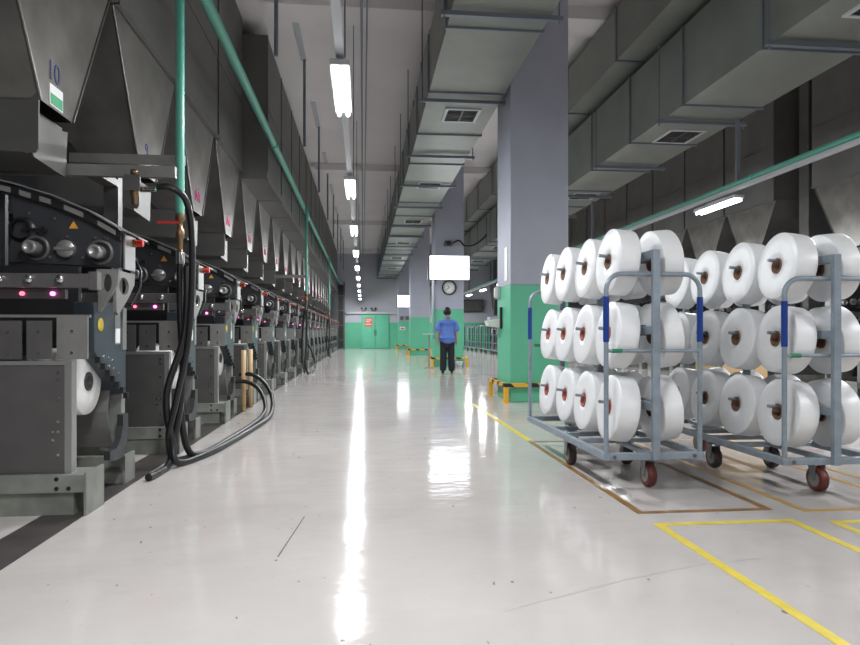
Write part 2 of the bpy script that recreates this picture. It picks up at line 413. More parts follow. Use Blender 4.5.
for k in range(8):
    yy = 9.2+4.4*k
    e = tag(MB().cyl((-1.2, yy, 4.95), (-1.2, yy, ZC-.012), .028, 10).build('ceiling_rod', M['duct_rail']), '%s grey rod from the camera, dropping from the ceiling left of the lamps' % ORD[k].capitalize(), 'rod', 'ceiling rods left of the lamps')
    MB().box(-1.28, -1.16, yy-1.9, yy+.05, ZC-.012, ZC-.001).build('ceiling_plate', M['cab'], e)
# white cable tray under right pipe
tag(MB().box(5.64, 5.75, 1.0, 46.4, 3.295, 3.333).build('cable_tray', M['cab']), 'slim pale cable tray running beneath the right green pipe', 'cable tray')

# ---------------------------------------------------------------- lamps
def area(name, loc, sx, sy, power, parent=None):
    l = bpy.data.lights.new(name, 'AREA'); l.shape = 'RECTANGLE'; l.size = sx; l.size_y = sy; l.energy = power; l.color = LAMP_COL
    o = bpy.data.objects.new(name, l); COL.objects.link(o); o.location = loc
    if parent: o.parent = parent
    return o
def lamp_fixture(x, y, z, label, group, power=LAMP_W, rods=True):
    e = empty('tube_lamp', (x, y, z), label, 'lamp', group)
    MB().box(-.085, .085, -.62, .62, .035, .085).box(-.03, .03, -.3, .3, .085, .12).build('housing', M['cab'], e)
    for sx in (-.045, .045): MB().cyl((sx, -.59, .005), (sx, .59, .005), .019, 12).build('tube', M['tube'], e)
    for sg in (-1, 1):
        a_ = area('lamp_light', (sg*.05, 0, -.022), .08, 1.18, power/2, e); a_.rotation_euler = (0, -sg*math.radians(30), 0)
    if rods:
        rd = MB()
        for sy in (-.5, .5): rd.cyl((0, sy, .12), (0, sy, ZC-z-.01), .006, 6)
        rd.build('hanger_rod', M['duct_rail'], e)
    return e
for k in range(-2, 10):
    y = 6.25+4.2*k
    nm = ('%s lit tube lamp from the camera in the row over the aisle' % ORD[k]) if k >= 0 else 'lit tube lamp over the aisle, above and %s the camera' % ('behind' if k == -2 else 'just ahead of')
    lamp_fixture(-.2, y, 3.37, nm, 'tube lamps over the aisle', rods=False)
for k in range(-3, 10):
    y = 10.2+4.2*k-.05
    if y > 45: continue
    nm = ('%s lit tube lamp, counted from the one above the reels, under the right green pipe' % ORD[k]) if k >= 0 else 'lit tube lamp of the right row, %s fitting before the one above the reels' % ['nearest', 'second', 'third'][-k-1]
    lamp_fixture(5.8, y, 3.16, nm, 'tube lamps under the right green pipe', rods=False)
# lamp rail of the aisle row
e = empty('lamp_rail', (-.2, 0, 3.5), 'white rail that carries the tube lamps over the aisle', 'rail')
MB().box(-.035, .035, -4, 45.2, 0, .05).build('rail', M['cab'], e)
for k in range(8): MB().cyl((.03, .6+5.6*k, .05), (.03, .6+5.6*k, ZC-3.51), .008, 6).build('hanger_rod', M['duct_rail'], e)
tag(MB().cyl((-.02, 0, 5.9), (-.02, 46.3, 5.9), .02, 8).cyl((.06, 0, 5.9), (.06, 46.3, 5.9), .014, 8).build('conduit', M['duct_rail']), 'thin pair of conduits strung high above the lamp row', 'conduit')

# ================================================================ HOPPERS
PITCH = 2.0
def hopper_proto(kind, mir):
    """origin: front plane of the hopper, centre of its width, floor level. kind 'near' / 'far'."""
    r = empty('hopper')
    b = MB(); wb, wt, dpt = .25, .975, 1.3
    zb, zc = 2.70, 4.02
    v = [(0,-wb,zb),(0,wb,zb),(-.45,wb,zb),(-.45,-wb,zb),(0,-wt,zc),(0,wt,zc),(-dpt,wt,zc),(-dpt,-wt,zc)]
    b.add(v, [(0,1,5,4),(1,2,6,5),(2,3,7,6),(3,0,4,7),(4,5,6,7)])
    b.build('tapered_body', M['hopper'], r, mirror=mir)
    u = MB()
    if kind == 'near': u.box(-dpt, .05, -wt, wt, zc+.002, ZC-.02)
    else: u.box(-dpt, .48, -wt, wt, zc-.14, 6.48)
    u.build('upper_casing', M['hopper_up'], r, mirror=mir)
    xx = .05 if kind == 'near' else .48
    s_ = MB()
    s_.box(-.02, .02, -wt-.002, wt+.002, zc-.03, zc).box(xx-.02, xx+.02, -wt-.002, wt+.002, zc-.03 if kind == 'near' else zc-.17, zc+.012 if kind == 'near' else zc-.13)
    for z in (5.2,): s_.box(xx, xx+.012, -wt, wt, z-.012, z+.012)
    s_.box(xx, xx+.016, -wt-.005, -wt+.02, zc, 6.47)
    s_.build('seam_strip', M['seam'], r, mirror=mir)
    # rolled flange along the slanting edges
    fl = MB()
    for sg in (-1, 1):
        fl.tube([(.004, sg*wb, zb), (.004, sg*wt, zc)], .012, 6)
    fl.build('edge_flange', M['seam'], r, mirror=mir)
    MB().prism([(-.95, 2.70), (-.95, 2.55), (-.80, 2.36), (-.02, 2.33), (0, 2.36), (0, 2.735), (-.02, 2.735), (-.05, 2.69)], 'y', -wb-.02, -wb-.005).build('chute_side', M['apron'], r, mirror=mir)
    MB().prism([(-wb, 2.62), (-wb, 2.42), (-wb+.1, 2.33), (wb+.08, 2.30), (wb+.12, 2.66), (wb-.1, 2.62)], 'x', -.10, -.085).build('chute_front', M['apron'], r, mirror=mir)
    MB().box(-.95, -.11, -wb, wb+.08, 2.34, 2.68).build('chute_box', M['hopper_up'], r, mirror=mir)
    return r
ROT_L, ROT_R = (PI/2, 0, PI/2), (PI/2, 0, -PI/2)
protoN, protoF = hopper_proto('near', False), hopper_proto('far', False)
XH = -2.2
used = {}
for k in range(-1, 20):
    yc = 4.95 + PITCH*k
    if yc > 45.3: continue
    p = protoN if yc < 12 else protoF
    h = dup(p) if p in used else p; used[p] = 1
    h.location = (XH, yc, 0)
    if k == -1: lab = 'grey sheet-steel hopper at the left edge, nearest the camera'
    elif k == 0: lab = 'grey tapered steel hopper marked 10 above the left machines'
    elif k == 1: lab = 'grey tapered steel hopper with green label beside the vertical green pipe, second in line'
    else: lab = 'grey tapered steel hopper, %s from the camera in the left row' % ORD[k]
    tag(h, lab, 'hopper', 'hoppers above the left machines')
    if 0 <= k <= 1:
        text_mesh('number_marking', '10' if k == 0 else '9', .20, M['navy'], h, (.003, -.05, 2.955), ROT_L)
        pl = MB().box(.001, .006, -.12, .08, 2.715, 2.865).build('label_plate', M['white'], h)
        MB().box(.006, .008, -.11, .07, 2.725, 2.80).build('label_print', M['labelgreen'], pl)
    elif 2 <= k <= 5:
        mk = MB()
        for q in range(5): mk.tube([(.004, -.12+.05*q, 2.86+.03*(q % 2)), (.004, -.10+.05*q, 2.99-.02*(q % 3))], .008, 5)
        mk.tube([(.004, -.1, 3.04), (.004, .08, 3.06)], .007, 5)
        mk.build('pink_marking', M['pink'], h)
protoRN, protoRF = hopper_proto('near', True), hopper_proto('near', True)
XHR = 9.0
ys = [9.15, 11.2] + [14.35+PITCH*k for k in range(16)]
for i, yc in enumerate(ys):
    h = dup(protoRN) if i else protoRN
    h.location = (XHR, yc, 0)
    tag(h, 'grey tapered steel hopper, %s from the camera in the right row' % ORD[i], 'hopper', 'hoppers on the right side of the hall')
for c in list(protoRF.children): bpy.data.objects.remove(c)
bpy.data.objects.remove(protoRF)
tag(MB().box(9.3, 9.9, 12.75, 13.05, 0, ZC-.01).build('support_column', M['mdark']), 'dark steel upright in the gap between the right hoppers', 'post')

# ================================================================ WINDING MACHINES
def machine_proto(mir, rich=True):
    """local origin at the aisle-side front foot; x negative away from the aisle, y away from the camera."""
    r = empty('winding_machine')
    B = lambda mb, n, m, p=r, bev=0: mb.build(n, M[m], p, bevel=bev, mirror=mir)
    # plinth and base channels
    B(MB().box(-2.2, -.04, .0, .16, 0, .135), 'plinth', 'rust')
    ch = MB().box(-2.2, .03, -.02, .01, .14, .245).box(-2.2, .03, .01, .22, .228, .245).box(-2.2, .03, .01, .22, .14, .155)
    ch.box(.03, .045, -.03, .24, .0, .26).box(0, .03, .19, .22, .14, .245)
    B(ch, 'base_channel', 'base')
    bh = MB()
    for (xx, zz) in ((-.13, .165), (-.13, .222), (-.06, .165)): bh.cyl((xx, -.024, zz), (xx, -.019, zz), .013, 10)
    B(bh, 'bolt_hole', 'dark')  # discs on the face, the shade in the holes painted near-black
    rb = MB().box(-2.2, -.02, .80, 1.0, .10, .125).box(-2.2, -.02, .80, .82, .10, .20).box(-.04, -.02, .80, 1.0, .0, .21).box(-2.0, -.05, .82, .98, 0, .10)
    B(rb, 'rear_channel', 'base')
    # front cover box
    B(MB().box(-2.1, -.105, .03, .06, .245, .905), 'cover_panel', 'mdark', bev=.004)
    B(MB().box(-.105, -.065, .03, .10, .245, .93).box(-2.1, -.105, .025, .10, .905, .93), 'cover_edge', 'mlight')
    sc = MB()
    for zz in (.86, .82, .70, .56, .50, .36): sc.cyl((-.14, .022, zz), (-.14, .031, zz), .009, 8)
    for zz in (.50, .45): sc.cyl((-.17, .022, zz), (-.17, .031, zz), .009, 8)
    B(sc, 'screw', 'chrome')
    # bobbin on its chuck, face to the aisle
    bb = B(MB().lathe([(-.42,.06),(-.42,.215),(-.41,.22),(-.12,.22),(-.11,.215),(-.11,.06)], 'x', (0,.38,.78), 36), 'bobbin', 'yarn_m')
    B(MB().lathe([(-.45,.06),(-.45,.045),(-.10,.045),(-.10,.062),(-.115,.062)], 'x', (0,.38,.78), 24), 'bobbin_core', 'blackm', bb)
    B(MB().cyl((-1.6,.38,.78), (-.14,.38,.78), .043, 20), 'chuck', 'mdark')
    # curved guard behind the bobbin
    g = MB(); pts = [(.80-.28*math.cos(t)*.0+.0, 0) for t in (0,)]
    arc = [(.78-.10*math.sin(PI*k/10), .28+.52*k/10) for k in range(11)]
    g.prism(arc + [(y+.015, z) for (y, z) in reversed(arc)], 'x', -1.2, -.10)
    B(g, 'rear_guard', 'mgrey')
    B(MB().box(-.20, -.05, .80, .88, .25, .80), 'leg', 'base')
    B(MB().box(-2.2, -2.0, .2, .9, 0, 1.5), 'rear_leg', 'mdark')
    # dark swing foot
    ft = [(.62,.22),(.72,.22),(.77,.30),(.80,.42),(.80,.52),(.70,.52),(.70,.44),(.66,.36),(.58,.30),(.46,.30),(.46,.24),(.56,.22)]
    B(MB().prism(ft, 'x', -.04, .0), 'swing_foot', 'blackm')
    # blue grey arm facing the aisle
    arm = [(.28,1.30),(.28,.98),(.34,.93),(.46,.86),(.62,.76),(.76,.66),(.84,.66),(.84,1.28),(.76,1.32)]
    a = B(MB().prism(arm, 'x', -.16, -.03), 'arm_post', 'bluegrey', bev=.006)
    rs = MB().lathe([(-.03,.001),(-.03,.045),(-.027,.045),(-.027,.001)], 'x', (0,.38,1.155), 20)
    B(rs, 'round_sticker', 'sticker', a)
    B(MB().box(-.03,-.026, .62,.72, 1.02,1.24), 'info_label', 'mlight', a)
    B(MB().box(-.026,-.024, .63,.71, 1.03,1.13), 'white_tag', 'white', a)
    B(MB().box(-.03,-.018, .75,.82, .98,1.28), 'edge_plate', 'mlight', a)
    for k in range(7):
        t = k/6; yy = .30+.50*t; zz = .935-.28*t
        B(MB().box(-.035, -.005, yy, yy+.035, zz-.03, zz+.01), 'cable_clip', 'black', a)
    scr = MB()
    for (yy, zz) in ((.42,.94),(.50,.93),(.58,.91),(.52,.87),(.62,.85),(.70,.81)): scr.cyl((-.03,yy,zz), (-.022,yy,zz), .011, 8)
    B(scr, 'arm_screw', 'chrome', a)
    # row of hanging plates
    xs = .02
    for k in range(8):
        wdt = .18 if k == 0 else .142
        pm = MB().box(xs-wdt, xs, .05, .065, .94, 1.175+(.03 if k == 0 else 0))
        pl = B(pm, 'guide_plate', 'mgrey' if k == 0 else 'mdark')
        sc = MB()
        for zz in (.98, 1.11): sc.cyl((xs-wdt/2, .043, zz), (xs-wdt/2, .051, zz), .009, 8)
        B(sc, 'plate_screw', 'chrome', pl)
        xs -= wdt+.032
    # near-black slab, painted shade of the cavity behind the plates; top rail
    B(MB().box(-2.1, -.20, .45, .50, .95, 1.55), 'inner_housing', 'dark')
    B(MB().box(-2.1, .03, .06, .08, 1.195, 1.212), 'thin_rail', 'mgrey')
    # thread guide bar with magenta lights
    lb = B(MB().box(-2.1, -.15, .14, .18, 1.315, 1.372), 'light_bar', 'mdark')
    for k, xx in enumerate((-.22, -.40, -.58, -.76, -.94, -1.12)):
        B(MB().cyl((xx, .125, 1.345), (xx, .14, 1.345), .013, 12), 'indicator_light', 'redled' if k % 3 == 1 else 'magenta', lb)
    # roller bar with three bolts
    bar = MB().box(-2.1, .02, .06, .12, 1.378, 1.465).box(.02, .075, .055, .125, 1.365, 1.478)
    rb = B(bar, 'roller_bar', 'mdark', bev=.004)
    bo = MB()
    for xx in (-.14, -.32, -.49, -.67, -.85): bo.lathe([(.03,0),(.03,.02),(.045,.026),(.06,.026)], 'y', (xx,0,1.43), 18)
    B(bo, 'bar_bolt', 'chrome', rb)
    # gusset brackets with an oval hole
    g1 = [(-.04,1.52),(.10,1.52),(.09,1.42),(.04,1.33),(-.02,1.24),(-.035,1.24),(-.03,1.34),(-.04,1.42)]
    B(MB().plate_with_hole(g1, (.025,1.43), (.030,.06), 'y', .34, .37), 'gusset', 'mgrey')
    g2 = [(.38,1.52),(.74,1.52),(.72,1.44),(.60,1.34),(.42,1.22),(.38,1.24)]
    B(MB().plate_with_hole(g2, (.52,1.42), (.09,.06), 'x', .05, .07), 'side_gusset', 'mgrey')
    # head side panel facing the camera
    pan = [(.06,1.545),(.07,1.76),(-.13,1.87),(-.35,1.965),(-.62,2.06),(-.66,2.06),(-.635,1.94),(-.62,1.82),(-.66,1.66),(-.655,1.575)]
    hp = B(MB().prism(pan, 'y', .48, .52), 'head_panel', 'blackm', bev=.004)
    def knob(x, z, rr, deep):
        k_ = B(MB().lathe([(.478,rr*1.05),(.46,rr),(.48-deep,rr),(.475-deep,rr*.85),(.475-deep,rr*.55),(.482-deep,rr*.5),(.482-deep,0)], 'y', (x-.008,0,z), 28), 'roller_end', 'mlight', hp)
        B(MB().lathe([(.48,rr*1.9),(.471,rr*1.9),(.470,rr*1.5)], 'y', (x,0,z), 28), 'roller_ring', 'mdark', k_)
        B(MB().lathe([(.474,rr*1.52),(.474,rr*.9)], 'y', (x,0,z), 28), 'roller_gap', 'black', k_)
    knob(-.48, 1.668, .046, .09); knob(-.07, 1.645, .046, .09)
    kd = B(MB().lathe([(.48,.06),(.45,.06),(.445,.055),(.445,0)], 'y', (-.285,0,1.665), 24), 'dial', 'mlight', hp)
    B(MB().box(-.35,-.22,.435,.446,1.655,1.675), 'dial_bar', 'mgrey', kd)
    B(MB().prism([(-.272,1.805),(-.212,1.805),(-.242,1.855)], 'y', .476, .48), 'warning_triangle', 'warn', hp)
    hs = MB()
    for (xx, zz) in ((-.52,1.90),(-.36,1.87),(-.28,1.75),(-.10,1.745),(-.39,1.61),(-.18,1.61),(-.03,1.74)): hs.cyl((xx,.47,zz), (xx,.48,zz), .011, 8)
    B(hs, 'panel_screw', 'chrome', hp)
    B(MB().lathe([(.45,.06),(.47,.06),(.48,.09)], 'y', (-.57,0,1.79), 20).cyl((-.56,.45,1.79), (-.42,.45,1.79), .009, 8).cyl((-.42,.43,1.79), (-.42,.46,1.79), .02, 10), 'lever', 'black', hp)
    # sloping comb rail on top
    path = [(.20,1.735),(.07,1.80),(-.135,1.92),(-.355,2.013),(-.61,2.088),(-.85,2.14),(-1.4,2.22),(-2.0,2.28)]
    rail = MB()
    up = [(x, z+.010) for (x, z) in path]
    rail.prism(path + up[::-1], 'y', .42, .60)
    B(rail, 'top_rail', 'mlight')
    low = MB(); q = [(x, z-.070) for (x, z) in path[1:]]; q2 = [(x, z-.012) for (x, z) in path[1:]]
    low.prism(q + q2[::-1], 'y', .45, .56)
    lw = B(low, 'comb_strip', 'black')
    bl = MB()
    for k in range(1, len(path)-1):
        (xa, za), (xb, zb) = path[k], path[k+1]; n = max(1, int(abs(xb-xa)/.11))
        for j in range(n):
            t0, t1 = (j+.15)/n, (j+.7)/n
            bl.prism([(xa+(xb-xa)*t0, za+(zb-za)*t0-.06), (xa+(xb-xa)*t1, za+(zb-za)*t1-.06), (xa+(xb-xa)*t1, za+(zb-za)*t1-.025), (xa+(xb-xa)*t0, za+(zb-za)*t0-.025)], 'y', .442, .45)
    B(bl, 'comb_slot', 'mgrey', lw)
    # upper body behind the panel
    B(MB().prism([(-.74,1.56),(-.74,2.05),(-2.1,2.2),(-2.1,1.56)], 'y', .60, .64), 'back_panel', 'blackm')
    B(MB().box(.07, .085, .50, .70, 1.535, 1.775), 'end_plate', 'mlight', bev=.004)
    rk = B(MB().cyl((.09,.66,1.735), (.15,.66,1.735), .024, 14), 'emergency_knob', 'red')
    B(MB().cyl((.085,.66,1.735), (.10,.66,1.735), .03, 12), 'knob_collar', 'gold', rk)
    B(MB().tube([(.02,.80,1.30),(.06,.86,1.42),(.05,.92,1.56),(-.02,1.0,1.66),(-.15,1.05,1.70)], .011, 8), 'cable', 'black')
    B(MB().box(-2.1, -.05, .62, .66, 1.50, 1.56), 'cross_tie', 'blackm')
    # back wall of machine space (motor block) seen through the gap
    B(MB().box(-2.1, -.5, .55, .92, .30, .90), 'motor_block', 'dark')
    return r
XM, YM = -1.70, 4.13
mp = machine_proto(False)
for k in range(20):
    m_ = mp if k == 0 else dup(mp)
    m_.location = (XM, YM+PITCH*k, 0)
    lab = 'dark yarn winding machine at the left edge, nearest the camera' if k == 0 else 'dark yarn winding machine, %s from the camera in the left row' % ORD[k]
    tag(m_, lab, 'winding machine', 'winding machines along the left aisle')
mr = machine_proto(True)
for i in range(18):
    m_ = mr if i == 0 else dup(mr)
    m_.location = (8.5, 8.4+PITCH*i, 0)
    tag(m_, 'dark yarn winding machine, %s from the camera in the right row' % ORD[i], 'winding machine', 'winding machines along the right wall')

for i_, yy in enumerate((9.3, 9.85)):
    tt = empty('tan_tube', (-1.66, yy, 0), '%s upright tan cardboard tube standing against the third left machine' % ['nearer', 'farther'][i_], 'tube', 'tan tubes by the left machines')
    MB().lathe([(0,0),(0,.035),(.86,.035),(.86,.03),(.05,.03)], 'z', (0,0,0), 16).build('tube_wall', M['tan'], tt)
# cross beam and posts behind the first machine
e = empty('pipe_frame', (-1.5, 5.35, 0), 'grey steel cross bar on a post behind the first left machine', 'frame')
MB().box(-3.5, .02, -.03, .03, 2.33, 2.42).build('cross_bar', M['mgrey'], e)
MB().box(-.72, -.60, .5, .6, .0, 2.45).box(-.72,-.6,.03,.5,2.36,2.42).build('post', M['mdark'], e)
MB().box(-3.0, -2.9, -.03, .07, 0, 2.33).build('post', M['mgrey'], e)
v = empty('air_valve', (-1.77, 5.27, 2.22), 'brown brass air valve clipped to the cross bar over the first machine', 'valve')
MB().lathe([(-.12,.012),(-.12,.022),(-.06,.022),(-.05,.032),(.03,.032),(.04,.02),(.11,.02),(.11,.028),(.15,.028),(.15,0)], 'z', (0,0,0), 16).build('valve_body', M['gold'], v)
MB().tube([(.04,0,.0),(.16,0,.0)], .022, 8).build('outlet', M['chrome'], v)
MB().box(-.06,.06,-.06,-.045,-.02,.10).build('bracket', M['mdark'], v)

# ---------------------------------------------------------------- vertical green drop pipes with hoses
def drop(x, y, zt, zb, idx):
    where = ['nearest the camera', 'midway down the left row', 'far down the left row'][idx]
    e = empty('drop_pipe', (x, y, zb), 'vertical green compressed-air pipe %s' % where, 'pipe', 'vertical green pipes')
    MB().cyl((0,0,0), (0,0,zt-zb), .036, 16).build('pipe', M['gpipe'], e)
    MB().lathe([(0,.036),(-.02,.040),(-.05,.040),(-.06,.022),(-.12,.022),(-.13,.035),(-.20,.035),(-.21,.024),(-.32,.024),(-.32,0)], 'z', (0,0,0), 14).build('ball_valve', M['gold'], e)
    MB().box(-.17,.0,-.055,-.045,-.09,-.07).build('valve_handle', M['red'], e)
    MB().cyl((0,0,-.42), (0,0,-.32), .036, 14).build('hose_coupling', M['chrome'], e)
    MB().box(-.9,.03,.03,.06,.42,.50).build('pipe_bracket', M['mgrey'], e)
drop(-1.53, 5.65, 4.49, 2.10, 0); drop(-1.50, 17.6, 4.49, 2.15, 1); drop(-1.50, 29.4, 4.49, 2.15, 2)
def smooth(pts, n=8):
    P = [Vector(p) for p in pts]; out = []
    for i in range(len(P)-1):
        p0 = P[max(i-1,0)]; p1 = P[i]; p2 = P[i+1]; p3 = P[min(i+2, len(P)-1)]
        for k in range(n):
            t = k/n
            out.append(.5*((2*p1)+(-p0+p2)*t+(2*p0-5*p1+4*p2-p3)*t*t+(-p0+3*p1-3*p2+p3)*t**3))
    out.append(P[-1]); return out
def hose(pts, r, lab, grp=None): return tag(MB().tube(smooth(pts), r, 10).build('black_hose', M['black']), lab, 'hose', grp)
hose([(-1.60,5.27,2.24),(-1.50,5.27,2.24),(-1.40,5.32,2.16),(-1.38,5.42,1.95),(-1.39,5.48,1.5),(-1.43,5.5,1.0),(-1.52,5.5,.55),(-1.58,5.5,.25),(-1.56,5.6,.05),(-1.45,5.9,.035)], .026, 'black hose curving from the brass valve down beside the green pipe')
hose([(-1.53,5.65,1.68),(-1.53,5.65,1.3),(-1.50,5.62,.7),(-1.56,5.58,.2),(-1.56,5.4,.03),(-1.58,5.0,.03)], .028, 'black hose hanging straight from the near green pipe to the floor')
hose([(-1.47,5.63,1.66),(-1.48,5.6,1.1),(-1.60,5.52,.6),(-1.55,5.5,.2),(-1.50,5.52,.035),(-1.35,6.1,.03),(-1.24,7.3,.03),(-1.19,8.3,.03),(-1.20,8.8,.09),(-1.25,9.1,.25),(-1.38,9.25,.42),(-1.55,9.3,.52),(-1.72,9.3,.52)], .028, 'outer black hose looping along the floor from the near pipe')
hose([(-1.56,5.75,.5),(-1.50,5.75,.12),(-1.42,5.95,.03),(-1.33,6.9,.03),(-1.28,8.1,.03),(-1.28,8.7,.08),(-1.33,8.95,.22),(-1.45,9.1,.36),(-1.60,9.15,.43),(-1.74,9.15,.43)], .028, 'inner black hose looping along the floor from the near pipe')
for i, yy in enumerate((17.6, 29.4)):
    w_ = ('midway', 'far')[i]
    hose([(-1.50,yy,1.74),(-1.50,yy,.9),(-1.52,yy-.1,.3),(-1.46,yy,.03),(-1.42,yy+.6,.03),(-1.40,yy+1.6,.10),(-1.5,yy+2.2,.5),(-1.68,yy+2.3,.8)], .03, 'black hose hanging from the %s green drop pipe and looping to a machine' % w_)
    hose([(-1.56,yy+.1,1.7),(-1.62,yy+.1,1.0),(-1.60,yy,.4),(-1.54,yy-.1,.035)], .028, 'straight black hose beside the %s green drop pipe' % w_)

e = empty('cable_rack', (-1.75, 44.6, 0), 'tall dark cable rack at the far end of the left row, beside the green wall', 'rack')
for (a, b) in ((0,0),(.42,0),(0,1.2),(.42,1.2)): MB().box(a, a+.08, b, b+.08, 0, 4.6).build('post', M['mdark'], e)
MB().box(.08,.42,.0,.05,.6,.66).box(.08,.42,0,.05,1.6,1.66).box(.08,.42,0,.05,2.6,2.66).box(.08,.42,0,.05,3.6,3.66).build('rung', M['mdark'], e)
MB().box(.06,.44,.2,1.1,.05,4.4).build('cable_bundle', M['blackm'], e)
ck = MB(); cp = [(.54,2.52),(1.14,2.78),(1.62,2.95),(1.94,2.99)]
for (a, b) in zip(cp, cp[1:]): ck.add([(a[0],a[1],.0011),(b[0],b[1],.0011),(b[0],b[1]+.005,.0011),(a[0],a[1]+.005,.0011)], [(0,1,2,3)])
tag(ck.build('trim_17', M['cab']), kind='structure')
# ================================================================ COLUMN GUARDS
def guard(y, idx):
    x0, x1, y0, y1 = 2.2, 3.41, y-.14, y+1.14
    which = ['nearest', 'second', 'third', 'farthest'][idx]
    e = empty('column_guard', (x0, y0, 0), 'yellow and black striped guard rail around the foot of the %s column' % which, 'guard rail', 'column guards')
    W, D_ = x1-x0, y1-y0
    MB().box(0, W, 0, .05, .25, .31).build('rail', M['stripes'], e)
    MB().box(0, W, D_-.05, D_, .25, .31).build('rail', M['stripes'], e)
    MB().box(0, .05, .05, D_-.05, .25, .31).build('rail', M['stripes'], e)
    MB().box(W-.05, W, .05, D_-.05, .25, .31).build('rail', M['stripes'], e)
    for (a, b) in ((0,0),(W-.07,0),(0,D_-.07),(W-.07,D_-.07)):
        MB().box(a, a+.07, b, b+.07, .01, .25).box(a-.03, a+.10, b-.03, b+.10, 0, .01).build('leg', M['yellow'], e)
for i, y in enumerate(YC): guard(y, i)

# ---------------------------------------------------------------- screens, clock, small things on columns
def light_screen(x, y, z, lab):
    e = empty('display_screen', (x, y, z), lab, 'screen', 'hanging screens')
    MB().box(-.63, .63, .02, .12, -.38, .38).build('casing', M['blueb'] if False else M['mdark'], e, bevel=.01)
    MB().box(-.62, .62, .0, .02, -.37, .37).build('panel', M['screen'], e)
    MB().box(-.69, -.63, .02, .16, -.40, .36).build('side_cover', M['mdark'], e)
    MB().box(-.3, -.24, .12, .45, -.05, .0).box(.24, .30, .12, .69 if y < 30 else .99, -.05, .0).build('mount', M['mdark'], e)
light_screen(2.72, 20.35, 3.16, 'bright white screen hung on the second column above the clock')
light_screen(2.85, 42.0, 3.16, 'smaller-looking bright white screen on the farthest column')
c = empty('wall_clock', (2.80, 21.04, 2.58), 'round black-rimmed wall clock on the second column under the screen', 'clock')
MB().lathe([(-.005,.20),(-.05,.205),(-.055,.22),(-.05,.24),(-.005,.245)], 'y', (0,0,0), 40).build('rim', M['black'], c)
MB().lathe([(-.005,.21),(-.02,.205),(-.02,0)], 'y', (0,0,0), 40).build('dial', M['white'], c)
tk = MB()
for k in range(12):
    t = PI*k/6; rr = .18
    cx, cz = rr*math.sin(t), rr*math.cos(t)
    tk.tube([(cx*.9,-.024,cz*.9),(cx,-.024,cz)], .006 if k % 3 else .010, 5)
tk.build('hour_mark', M['black'], c)
def hand(ang, ln, r_): MB().tube([(0,-.028,0),(ln*math.sin(ang),-.028,ln*math.cos(ang))], r_, 5).build('hand', M['black'], c)
hand(math.radians(232), .12, .008); hand(math.radians(318), .09, .010)
tag(MB().cyl((2.3,21.0,.9), (2.3,21.0,3.6), .02, 8).build('conduit', M['duct_rail']), 'thin grey conduit down the left edge of the second column', 'conduit')
e = empty('camera_unit', (2.75, 21.04, 3.98), 'small dark camera unit on the second column above the screen', 'camera')
MB().box(-.12,.12,-.22,0,-.06,.10).build('body', M['mdark'], e, bevel=.02)
MB().cyl((0,-.26,.02), (0,-.22,.02), .07, 16).build('lens', M['black'], e)
hose([(2.87,20.95,4.0),(3.1,20.9,4.1),(3.25,20.7,3.92),(3.5,20.5,3.9),(3.8,20.6,4.1),(4.0,20.9,4.3)], .03, 'black cable sagging to the right from the camera unit above the screen')

# items on the aisle side of the nearest column
e = empty('wall_phone', (2.33, 11.0, 1.80), 'pale wall phone and notice holder on the side of the nearest column', 'phone')
MB().box(-.06, 0, -.10, .10, -.11, .10).build('body', M['cab'], e, bevel=.01)
MB().box(-.09, -.06, -.04, .04, -.09, .08).build('handset', M['white'], e, bevel=.015)
tag(MB().box(-.0, .006, 0, 0, 0, 0).box(2.322, 2.329, 10.35, 10.55, 1.95, 2.5).build('notice_strip', M['white']), 'narrow white notice strip high on the side of the nearest column', 'notice')
e = empty('paper_tray', (2.33, 10.95, 1.22), 'white paper tray sticking out from the side of the nearest column', 'tray')
MB().prism([(-.22,.0),(0,-.03),(0,.12),(-.25,.09)], 'y', -.15, .12).build('tray_body', M['white'], e, bevel=.008)
MB().box(-.20,-.04,-.12,.1,.10,.15).build('paper_stack', M['cab'], e)
tag(MB().box(2.29, 2.329, 10.72, 10.80, 1.17, 1.54).build('black_case', M['black'], bevel=.02), 'slim black case hanging on the near edge of the nearest column', 'case')
e = empty('telephone_box', (2.42, 42.99, 1.3), 'small white box on the farthest column', 'box')
MB().box(0, .35, -.12, 0, 0, .22).build('body', M['white'], e); MB().box(.05,.3,-.13,-.12,.05,.12).build('slot', M['mdark'], e)
e = empty('switch_panel', (2.45, 42.99, 1.95), 'pair of dark switch boxes above the white box on the farthest column', 'switch')
MB().box(0,.22,-.08,0,0,.25).build('switch_box', M['mdark'], e); MB().box(.35,.6,-.08,0,0,.25).build('switch_box', M['mdark'], e)
e = empty('desk_stand', (2.05, 20.2, 0), 'thin grey stand with a small flat top left of the second column', 'stand')
MB().box(-.02,.02,-.02,.02,.02,1.05).build('post', M['mgrey'], e); MB().box(-.18,.18,-.12,.12,1.05,1.08).build('top', M['cab'], e); MB().box(-.14,.14,-.12,.12,0,.02).build('foot', M['mgrey'], e)
e = empty('waste_pail', (3.05, 20.55, 0), 'small pale pail on the floor behind the person, right of the legs', 'pail')
MB().lathe([(0,0),(0,.09),(.2,.12),(.2,.105),(.02,.08)], 'z', (0,0,0), 20).build('pail', M['cab'], e)
MB().tube([(-.11,0,.2),(-.08,0,.28),(0,0,.32),(.08,0,.28),(.11,0,.2)], .006, 6).build('handle', M['mdark'], e)

